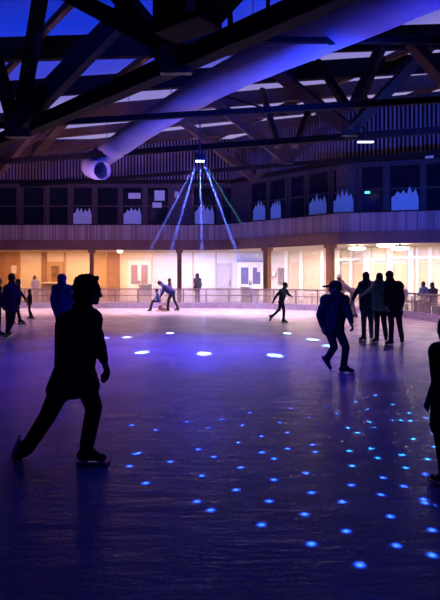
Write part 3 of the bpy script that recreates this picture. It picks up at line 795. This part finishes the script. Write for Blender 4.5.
    for k in 'AB':
        cap(bm, J['sh'+k], lerp(J['sh'+k], J['hip'+k], .95), .085*s*b_, .088*s*b_)
        if coat > 0:
            cap(bm, J['hip'+k], lerp(J['hip'+k], J['kn'+k], coat), .112*s*b_**.5, .104*s*b_**.5)
            cap(bm, pv, lerp(pv, (J['knA']+J['knB'])/2, coat), .115*s, .105*s)
        cap(bm, J['sh'+k], J['el'+k], .068*s*b_**.5, .056*s*b_**.5); cap(bm, J['el'+k], lerp(J['el'+k], J['wr'+k], .93), .056*s*b_**.5, .043*s)
        sl = lerp(J['el'+k], J['wr'+k], .35); cap(bm, lerp(J['sh'+k], J['el'+k], .6), lerp(J['sh'+k], J['el'+k], .7), .066*s*b_**.5, .064*s*b_**.5)
    ell(bm, lerp(nk, h, .2*collar), (.088*s*collar, .088*s*collar, .07*s*collar)); cap(bm, nk-V((0, 0, .03*s)), lerp(nk, shA, .8), .072*s, .08*s); cap(bm, nk-V((0, 0, .03*s)), lerp(nk, shB, .8), .072*s, .08*s)
    if hair == 'hood':
        ell(bm, hp(-.03, 0, .02), (.125*s, .112*s, .135*s), HM); cap(bm, hp(-.05, 0, -.06), nk+V((0, 0, -.05)), .10*s, .13*s)
    else: cap(bm, lerp(nk, h, .15)-f*.05*s, nk-f*.05*s-V((0, 0, .06*s)), .06*s, .085*s)      # collar / folded hood
    mobj('jacket', bm, vox, jacket, t, 4)
    # ---- hair or hat
    if hair in ('short', 'curly', 'long', 'cap'):
        bm = NB(); rnd = random.Random(len(label))
        if hair == 'curly':
            for i in range(170):
                a = rnd.uniform(0, 2*math.pi); z = rnd.uniform(-.75, 1); rr = math.sqrt(max(0, 1-z*z))
                v_ = V((rr*math.cos(a), rr*math.sin(a), z))
                if v_.x > .18 and z < .72: continue
                q_ = rnd.uniform(1.0, 1.2); ell(bm, hp(-.022+v_.x*.112*q_, v_.y*.108*q_, .022+v_.z*.106*q_), rnd.uniform(.016, .027)*s, None, 1)
            ell(bm, hp(-.044, 0, .026), (.116*s, .112*s, .114*s), HM); ell(bm, hp(-.08, 0, -.055), (.08*s, .098*s, .085*s), HM)
        else:
            ell(bm, hp(-.018, 0, .038), (.103*s, .085*s, .098*s), HM); ell(bm, hp(-.05, 0, -.02), (.066*s, .076*s, .07*s), HM)
            if hair == 'long': cap(bm, hp(-.06, 0, 0), hp(-.08, 0, -.17), .06*s, .05*s)
        mobj('hair', bm, min(vox, .009 if hair == 'curly' else .011), hairm, t, 1 if hair == 'curly' else 3)
    if hair in ('cap', 'beanie', 'pompom'):
        bm = NB()
        ell(bm, hp(-.012, 0, .055), (.112*s, .094*s, .092*s), HM)
        if hair == 'beanie' or hair == 'pompom': ell(bm, hp(-.02, 0, .07), (.10*s, .088*s, .09*s), HM); ell(bm, hp(-.014, 0, .03), (.114*s, .096*s, .035*s), HM); ell(bm, hp(-.05, 0, -.02), (.07*s, .08*s, .075*s), HM)
        if hair == 'pompom': ell(bm, hp(-.03, 0, .175), .035*s)
        hat = mobj('hat', bm, min(vox, .011), hairm, t, 3)
        if hair == 'cap':
            bm = NB(); ell(bm, hp(.125, 0, .05), (.095*s, .085*s, .02*s), HM); obj('brim', bm, hairm, hat, True)
    # ---- skates or shoes
    for k, fd in zip('AB', feet):
        an = J['an'+k]; d = (fd or ydir(face)).normalized()
        sh = (J['kn'+k]-an).normalized(); u = (sh-d*sh.dot(d)); u = u.normalized() if u.length > .1 else V((0, 0, 1))
        if abs(d.z) < .15: u = (V((0, 0, 1))-d*d.z).normalized()
        bm = NB()
        he = an-d*(.045*s)-u*(.058*s); to = an+d*(.155*s)-u*(.068*s)
        cap(bm, an+sh*(.10*s), an, .056*s, .054*s); cap(bm, an, he, .052*s, .042*s); cap(bm, he, to, .042*s, .033*s); cap(bm, an+sh*(.02*s), to-d*(.05*s), .048*s, .036*s)
        if skates:
            bt = mobj('ice_skate', bm, min(vox, .011), BOOT, t, 3)
            FM = Matrix((d, d.cross(u), u)).transposed(); bm = NB()
            c = an+d*(.055*s)-u*(.130*s)
            box(bm, c, (.29*s, .006, .028*s), FM); box(bm, c+d*(.15*s)+u*(.012*s), (.03*s, .006, .03*s), FM)
            box(bm, c-d*(.08*s)+u*(.026*s), (.07*s, .018*s, .034*s), FM); box(bm, c+d*(.08*s)+u*(.026*s), (.07*s, .018*s, .034*s), FM)
            obj('blade', bm, BLADE, bt)
        else: mobj('shoe', bm, min(vox, .011), BOOT, t, 3)
    return t
FOOT_H = .144
def jp(D, s, d, gA=True, gB=True, skates=True):
    """joint table of photo positions (column, row, extra distance) -> points; grounded ankles get their true height"""
    J = {}
    for k, v in d.items():
        J[k] = P(v[0], v[1], D+(v[2] if len(v) > 2 else 0))
    fh = (FOOT_H if skates else .10)*s
    if gA: J['anA'].z = fh
    if gB: J['anB'].z = fh
    return J
def stand(px, D, h, yaw, lean=0, arms=(8, 8), skates=True, spread=1.0):
    s = h/1.75; o = V(((px-220)/F*D, D, 0)); f = ydir(yaw); r = f.cross(V((0, 0, 1)))
    fh = (FOOT_H if skates else .10)*s; k = (h-.03*s)
    def q(a, b, z): return o+f*(a*s)+r*(b*s)+V((0, 0, z))
    J = dict(head=q(.03+lean*.9, 0, h-.128*s), neck=q(lean*.75, 0, h-.275*s), shA=q(lean*.7, -.165, h-.34*s), shB=q(lean*.7, .165, h-.34*s),
             hipA=q(0, -.085, .93*s), hipB=q(0, .085, .93*s), knA=q(.04, -.09*spread, .52*s), knB=q(.02, .10*spread, .52*s), anA=q(-.03, -.10*spread, fh), anB=q(0, .12*spread, fh))
    J['elA'] = q(lean*.7-.04, -.225, h-.63*s); J['elB'] = q(lean*.7-.04, .225, h-.63*s)
    J['wrA'] = q(lean*.7+.08, -.21, h-.86*s); J['wrB'] = q(lean*.7+.08, .21, h-.86*s)
    return J
def seated(px, D, headz, yaw, s=.95):
    o = V(((px-220)/F*D, D, 0)); f = ydir(yaw); r = f.cross(V((0, 0, 1)))
    def q(a, b, z): return o+f*(a*s)+r*(b*s)+V((0, 0, z))
    z = headz
    return dict(head=q(.10, 0, z), neck=q(.04, 0, z-.15*s), shA=q(.03, -.16, z-.22*s), shB=q(.03, .16, z-.22*s), hipA=q(0, -.085, .57), hipB=q(0, .085, .57),
                knA=q(.42, -.1, .55), knB=q(.42, .1, .55), anA=q(.42, -.1, .10*s), anB=q(.42, .1, .10*s), elA=q(.08, -.22, z-.48*s), elB=q(.08, .22, z-.48*s), wrA=q(.3, -.14, z-.52*s), wrB=q(.3, .14, z-.52*s))

# nearest skater, mid-stride to the right
J = jp(5.0, 1.0, dict(head=(90, 291), neck=(85, 306, .02), shA=(69, 324, -.13), shB=(90, 320, .13), elA=(63, 347, -.24), elB=(99, 345, .10), wrA=(76, 364, -.30), wrB=(104, 361, -.02),
     hipA=(69, 370, -.08), hipB=(81, 371, .08), knA=(47, 417, .02), knB=(94, 408, .02), anA=(24.5, 452, .12), anB=(86, 449, -.02)), gA=False)
person('nearest skater in a black coat with curly hair, striding to the right', J, -12, -6, 1.0, 1.42, BLACKC, BLACKC, 'curly', HAIRD, .42, .011, BLACKC, True, (V((-.38, .1, -.92)), ydir(-4)), None, .72, 1.3, 1.15)
# skater in the cap
J = jp(9.6, 1.0, dict(head=(335, 288.6), neck=(336, 295), shA=(325.5, 300, -.02), shB=(344, 300, .04), elA=(319.5, 315, -.06), elB=(349, 314, -.04), wrA=(322.5, 327, -.1), wrB=(351.5, 323, -.14),
     hipA=(329, 328, .0), hipB=(337.5, 328, .02), knA=(334, 347, -.2), knB=(346, 347, -.14), anA=(327, 359, .16), anB=(343.5, 366, -.05)), gA=False)
person('skater in a flat cap and bulky dark blue jacket, one skate lifted behind', J, 168, -5, 1.0, 1.22, NAVY, BLACKC, 'cap', BLACKC, .06, .011, None, True, (V((.5, -.25, -.8)), ydir(-18)))
# three friends arm in arm
J = jp(14.3, 1.0, dict(head=(366, 277.6), neck=(366.3, 282), shA=(361.8, 284.6, -.02), shB=(371.5, 284.6, .02), elA=(356, 293, -.1), elB=(377, 290, .12), wrA=(352.5, 300, -.16), wrB=(381.5, 289, .1),
     hipA=(364, 307.5), hipB=(370.3, 307.5), knA=(363.8, 323, -.05), knB=(371, 323, -.03), anA=(364, 336), anB=(371.3, 335, .3)))
person('left one of three friends arm in arm, dark hooded jacket, arm held out', J, 80, 0, 1.0, 1.2, NAVY, cloth('teal_trousers', (.03, .06, .07)), 'beanie', BLACKC, .1, .013, None, True, (ydir(215), ydir(60)), None, 1.2)
J = jp(13.95, 1.0, dict(head=(379.2, 277.8), neck=(379.2, 282), shA=(374.5, 284.6), shB=(384, 284.6), elA=(369, 291, -.16), elB=(389, 291, .1), wrA=(363.5, 294, -.24), wrB=(393, 290, .16),
     hipA=(376.5, 306.5), hipB=(383, 306.5), knA=(377, 322.5, -.04), knB=(384, 322, -.02), anA=(376.8, 338), anB=(386, 336, .3)))
person('middle one of three friends, greenish jacket, arm round the left friend', J, 100, 0, 1.0, 1.15, GREENC, BLACKC, 'short', HAIRD, .1, .013, None, True, (ydir(225), ydir(70)), None, 1.2)
J = jp(13.4, 1.0, dict(head=(389.3, 276.8), neck=(390.5, 281.5), shA=(387.5, 284.6), shB=(398.5, 284.8), elA=(385.5, 297, -.12), elB=(402.5, 297, .02), wrA=(387, 306, -.2), wrB=(402, 307, -.06),
     hipA=(390, 308), hipB=(397.5, 308), knA=(391.5, 324, -.04), knB=(399.5, 324), anA=(391, 340), anB=(402, 337, .35)))
person('right one of three friends in a long black coat', J, 95, 0, 1.0, 1.25, BLACKC, BLACKC, 'beanie', BLACKC, .32, .013, None, True, (ydir(210), ydir(60)), None, 1.2)
# bent skater behind them
J = jp(21.8, .95, dict(head=(339.3, 277.8), neck=(341.8, 282.6), shA=(343, 285, -.15), shB=(343.5, 285, .15), elA=(343.5, 292, -.2), elB=(339, 290, .3), wrA=(341.5, 298, -.2), wrB=(334.5, 294.5, .35),
     hipA=(352.5, 292, -.08), hipB=(353, 292, .08), knA=(350, 304, -.1), knB=(353, 304.5, .1), anA=(353.5, 314), anB=(356, 314, .3)))
person('skater in a pale hat and grey jacket bending forward behind the skater in the cap', J, 180, -15, .95, .95, GREY, GREY, 'beanie', PALE, .08, .016, None, True, (ydir(190), ydir(185)))
# boy skating alone
J = jp(19.7, .82, dict(head=(285.4, 285.2), neck=(284.3, 289.2), shA=(281, 290.6, -.13), shB=(286, 290.6, .13), elA=(276.4, 296, -.2), elB=(288.6, 294.5, .12), wrA=(273.3, 301, -.2), wrB=(291, 296, .05),
     hipA=(280.6, 302, -.07), hipB=(282, 302, .07), knA=(279.4, 309.5, -.06), knB=(284, 310.5, .07), anA=(272, 316.6, -.1), anB=(283.4, 319.6, .05)), gA=False)
person('slim boy in dark clothes skating alone, one leg kicked back', J, -8, -8, .82, 1.0, NAVY, NAVY, 'short', HAIRD, .05, .012, None, True, (V((.05, 0, -1)), ydir(-8)))
# adult pushing a child
J = jp(26.4, .95, dict(head=(160.2, 283.6), neck=(163, 285.6), shA=(164.2, 287, -.15), shB=(164.2, 287, .15), elA=(162.8, 292.5, -.2), elB=(162.8, 292.5, .2), wrA=(160.5, 296.5, -.14), wrB=(160.5, 296.5, .14),
     hipA=(172.3, 292.3, -.08), hipB=(172.8, 292.3, .08), knA=(168.5, 300, -.08), knB=(174.5, 300.5, .08), anA=(168, 307, -.1), anB=(178, 307, .1)))
person('adult in a bright blue jacket bending over to push a seated child', J, 180, -50, .95, 1.5, BLUEC, BLACKC, 'beanie', BLACKC, .05, .016, None, True, (ydir(182), ydir(172)))
J = jp(26.2, .68, dict(head=(156.7, 290.6), neck=(157, 293.2), shA=(157.2, 294.4, -.11), shB=(157.2, 294.4, .11), elA=(156, 298, -.14), elB=(156, 298, .14), wrA=(153.5, 299.5, -.1), wrB=(153.5, 299.5, .1),
     hipA=(158.6, 301.2, -.06), hipB=(158.6, 301.2, .06), knA=(152.3, 301, -.07), knB=(152.8, 301.5, .07), anA=(149.8, 307.5, -.08), anB=(150.8, 308, .08)))
person('small child in blue sitting on a skating aid, legs out in front', J, 180, 0, .68, 1.1, cloth('child_blue', (.012, .018, .06)), BLACKC, 'beanie', NAVY, .02, .014, None, True, (ydir(180), ydir(178)))
sa = V(((160.6-220)/F*26.2, 26.2, 0))
t = thing('skating_aid', 'pale pink skating aid under the seated child', 'skating aid', sa)
PK = mat('pink_plastic', (.75, .5, .5), .4, var=.06)
for s_ in (-1, 1):
    bm = NB(); tube(bm, [sa+V((-.20, s_*.15, .08)), sa+V((-.15, s_*.15, .03)), sa+V((.32, s_*.15, .03))], .03, 10); obj('runner', bm, PK, t, True)
bm = NB(); ell(bm, sa+V((.08, 0, .15)), (.21, .16, .13), None, 3); ell(bm, sa+V((.03, 0, .27)), (.15, .14, .05), None, 3); me = melt(bm, .012); me.materials.clear(); me.materials.append(PK)
so = bpy.data.objects.new('seat', me); COL.objects.link(so); so.parent = t; so.matrix_parent_inverse = parent_world(t).inverted()
bm = NB()
for s_ in (-1, 1): tube(bm, [sa+V((.26, s_*.17, .2)), sa+V((.22, s_*.17, .66))], .018, 8)
tube(bm, [sa+V((.22, -.18, .66)), sa+V((.22, .18, .66))], .02, 8); obj('push_handle', bm, PK, t, True)
# left group
J = jp(14.9, 1.0, dict(head=(12, 278), neck=(11.5, 284), shA=(6.3, 288), shB=(17, 288, .06), elA=(3.4, 297.5, -.05), elB=(19.5, 297, .05), wrA=(4.5, 306, -.1), wrB=(18.8, 305, -.06),
     hipA=(8.3, 307.5), hipB=(14, 307.5), knA=(8.5, 322, -.1), knB=(12, 321.5, .05), anA=(7.5, 333), anB=(7.8, 330, .55)))
person('adult in a purple jacket skating away beside the left edge', J, 70, 0, 1.0, 1.05, PURP, BLACKC, 'short', HAIRD, .1, .013, None, True, (ydir(265), ydir(80)))
person('dark figure cut off by the left edge of the picture', stand(-3, 15.6, 1.64, 40), 30, 0, .94, 1.05, BLACKC, BLACKC, 'short', HAIRD, .2, .014, None, True, (ydir(40), ydir(35)))
J = jp(19.6, .93, dict(head=(18.3, 282.2), neck=(18, 286), shA=(17, 288.5, -.16), shB=(18.5, 288.5, .16), elA=(22.3, 294.5, -.16), elB=(15, 296, .2), wrA=(25.8, 300, -.05), wrB=(14, 302, .2),
     hipA=(14.6, 302, -.08), hipB=(15.3, 302, .08), knA=(18, 311, -.08), knB=(13.5, 311.5, .08), anA=(20, 319, -.08), anB=(9.8, 318.5, .1)))
person('parent in dark clothes leaning over to hold the hand of a small child', J, -5, -15, .93, 1.05, BLACKC, BLACKC, 'short', HAIRD, .1, .016, None, True, (ydir(0), ydir(5)))
J = stand(29.8, 21.8, 1.12, 200); J['elA'] = P(27.6, 297.5, 21.7); J['wrA'] = P(26.9, 299.8, 21.3) 
J['anB'] = P(32.3, 312, 21.8); J['anB'].z = FOOT_H*.64
person('small child skating in a dark snowsuit beside the left group', J, 215, 0, .64, 1.2, BLACKC, BLACKC, 'beanie', BLACKC, .05, .014, None, True, (ydir(215), ydir(330)))
person('skater in a long blue hooded coat seen from behind, next to the nearest skater', stand(62, 13.2, 1.70, 95), 95, 0, .97, 1.12, cloth('hood_blue', (.02, .03, .15)), BLACKC, 'hood', HAIRD, .35, .013, None, True, (ydir(95), ydir(90)))
# right edge child
person('dark child at the right edge, cut off by the picture', stand(449, 4.5, 1.34, 120), 120, 0, .76, 1.25, BLACKC, BLACKC, 'beanie', BLACKC, .75, .011, BLACKC, True, (ydir(120), ydir(110)))
# spectators behind the barrier
person('man in a dark jacket standing still behind the barrier, looking left', stand(197.5, 29.6, 1.78, 140, arms=(5, 5), skates=False), 180, 0, 1.0, 1.25, cloth('slate_cloth', (.06, .06, .10)), cloth('slate_trousers', (.05, .05, .09)), 'short', HAIRD, .1, .016, None, False, (ydir(150), ydir(130)))
person('blurred child behind the barrier, right above the bending adult', stand(169.8, 30.6, 1.5, 200, skates=False), 200, 0, .86, 1.0, cloth('mauve_cloth', (.3, .18, .26)), GREY, 'long', HAIRB, .1, .018, None, False, (ydir(200), ydir(195)))
J = stand(36.5, 30.0, 1.66, 250, lean=.16, skates=False)
person('person in pale clothes leaning on the barrier at left', J, 235, -10, .95, 1.0, PALE, cloth('pale_trousers', (.5, .4, .34)), 'short', mat('light_brown_hair', (.3, .2, .12), .6, var=.2), .1, .016, None, False, (ydir(250), ydir(245)))
BEN = mat('bench_wood', (.3, .18, .1), .6, var=.2)
def bench(a, b, lab):
    d = (b-a).normalized(); nr = V((d.y, -d.x, 0)); M = Matrix((d, nr, V((0, 0, 1)))).transposed(); c = (a+b)/2
    t = thing('bench', lab, 'bench', c)
    bm = NB()
    for k in (-.12, 0, .12): box(bm, c+nr*k+V((0, 0, .42)), ((b-a).length, .10, .04), M, .008)
    obj('seat', bm, BEN, t)
    for s_ in (-.42, .42):
        bm = NB(); box(bm, c+d*((b-a).length*s_)+V((0, 0, .2)), (.06, .34, .40), M, .01); obj('leg', bm, BLK, t)
D1, D2, D3 = 24.1, 23.0, 24.6
bench(V(((421-220)/F*(D1+.3), D1+.3, 0)), V(((438-220)/F*(D2-.3), D2-.3, 0)), 'low bench under the two seated people at right')
bench(V(((399-220)/F*D3, D3, 0)), V(((407-220)/F*D3, D3, 0)), 'short bench partly hidden by the three friends')
person('seated spectator in a pale blue jacket behind the barrier', seated(424.5, D1, zat(284.2, D1), 215), 210, 0, .95, 1.05, PALEB, BLACKC, 'short', HAIRD, .02, .016, None, False, (ydir(215), ydir(215)))
person('seated spectator in dark clothes, rightmost behind the barrier', seated(433.8, D2, zat(285.2, D2), 200), 200, 0, .95, 1.1, cloth('plum_cloth', (.08, .05, .08)), BLACKC, 'short', HAIRD, .02, .016, None, False, (ydir(200), ydir(200)))
person('seated spectator in dusty pink half hidden by the three friends', seated(403, D3, zat(286, D3), 230), 330, 0, .95, 1.05, PINKC, GREY, 'long', HAIRB, .02, .018, None, False, (ydir(230), ydir(230)))

# ------------------------------------------------------------------ lights
def area(loc, tgt, power, col, sx, sy, name='ceiling_light'):
    ld = bpy.data.lights.new(name, 'AREA'); ld.energy = power; ld.color = col; ld.shape = 'RECTANGLE'; ld.size = sx; ld.size_y = sy
    o = bpy.data.objects.new(name, ld); COL.objects.link(o); o.location = loc; aim(o, V(tgt)-V(loc)); return o
for (x, y, pw, col, ln) in ((-11.5, 33.9, 150, (1, .47, .15), 3.6), (-7.6, 33.9, 175, (1, .50, .17), 3.2), (-4.9, 33.9, 170, (1, .56, .36), 2.6), (-1.6, 33.8, 175, (.82, .74, 1), 2.6), (1.6, 33.0, 170, (.82, .74, 1), 2.2),
                            (4.0, 30.8, 240, (1, .79, .66), 2.4), (6.6, 27.5, 290, (1, .79, .60), 2.4), (9.3, 26.4, 300, (1, .79, .58), 2.6), (12.4, 25.4, 180, (1, .76, .55), 3)):
    area((x, y, 3.05), (x, y+.35, 0), pw, col, ln, .5)
# unseen fill spots added to brighten the far half of the ice
for (x, y, pw, col) in ((-10.5, 26.8, 3000, (1, .50, .52)), (-6, 26.6, 4000, (1, .52, .60)), (-1.5, 26.4, 5200, (1, .55, .78)), (2.8, 24.8, 5200, (1, .58, .76)), (5.6, 20, 1700, (1, .46, .66)), (-8, 20.5, 800, (.85, .38, .95)), (-2, 20, 380, (.6, .36, 1)), (5, 15.2, 560, (.7, .32, 1))):
    spot((x, y, 6.5), (x, y+.1, 0), pw, col, 80, 1, .2, 'ice_fill')
# unseen coloured spots, added to tint ice, walls, duct and skater
spot((-.6, 15.5, 6.4), (-1.2, 12.8, 0), 2300, (.04, .03, 1), 78, 1, .3, 'blue_wash')
spot((4.5, 18, 6.4), (3.2, 14, 0), 420, (.40, .12, 1), 66, 1, .3, 'violet_wash')
spot((-7, 20, 6.4), (-6, 15, 0), 480, (.42, .13, 1), 66, 1, .3, 'violet_wash')
spot((5.2, 9.5, 3.4), P(215, 86, 18.6), 10500, (.003, .04, 1), 50, 1, .2, 'blue_uplight')
spot((5.6, 8.6, 3.4), P(365, 10, 12.0), 1000, (.003, .025, 1), 46, 1, .2, 'blue_uplight')
spot((6, 15, 3.4), (9.5, 26, 7.2), 4200, (.025, .085, 1), 80, 1, .2, 'blue_wall_wash')
spot((-1, 21, 3.6), (0, 33, 7.2), 2300, (.06, .09, 1), 75, 1, .2, 'blue_wall_wash')
spot((-7, 20.5, 3.6), (-8, 33, 7.4), 1500, (.62, .30, 1), 85, 1, .2, 'violet_wall_wash')
spot((-6.5, 3.5, 5.5), (2.0, 9.6, 1.05), 2400, (.03, .05, 1), 15, 1, .2, 'blue_side_fill')  # added to pick out the skater in the cap in blue
for k, (px, py) in enumerate(((140, 351), (204, 352.5), (277, 353))):
    spot(LX[k]+V((0, -.1, -.1)), G(px, py), 2600, (.025, .03, 1), 17, 1, .03, 'blue_pool')
spot((1.5, 15.5, 3.6), P(150, 122, 22.3), 1500, (.01, .04, 1), 34, 1, .2, 'blue_uplight')
spot((2.2, 8.4, 8.6), (1.9, 6.6, 0), 150, (.02, .035, 1), 74, 1, .1, 'blue_near_wash')  # added fill that turns the grey near ice bluer
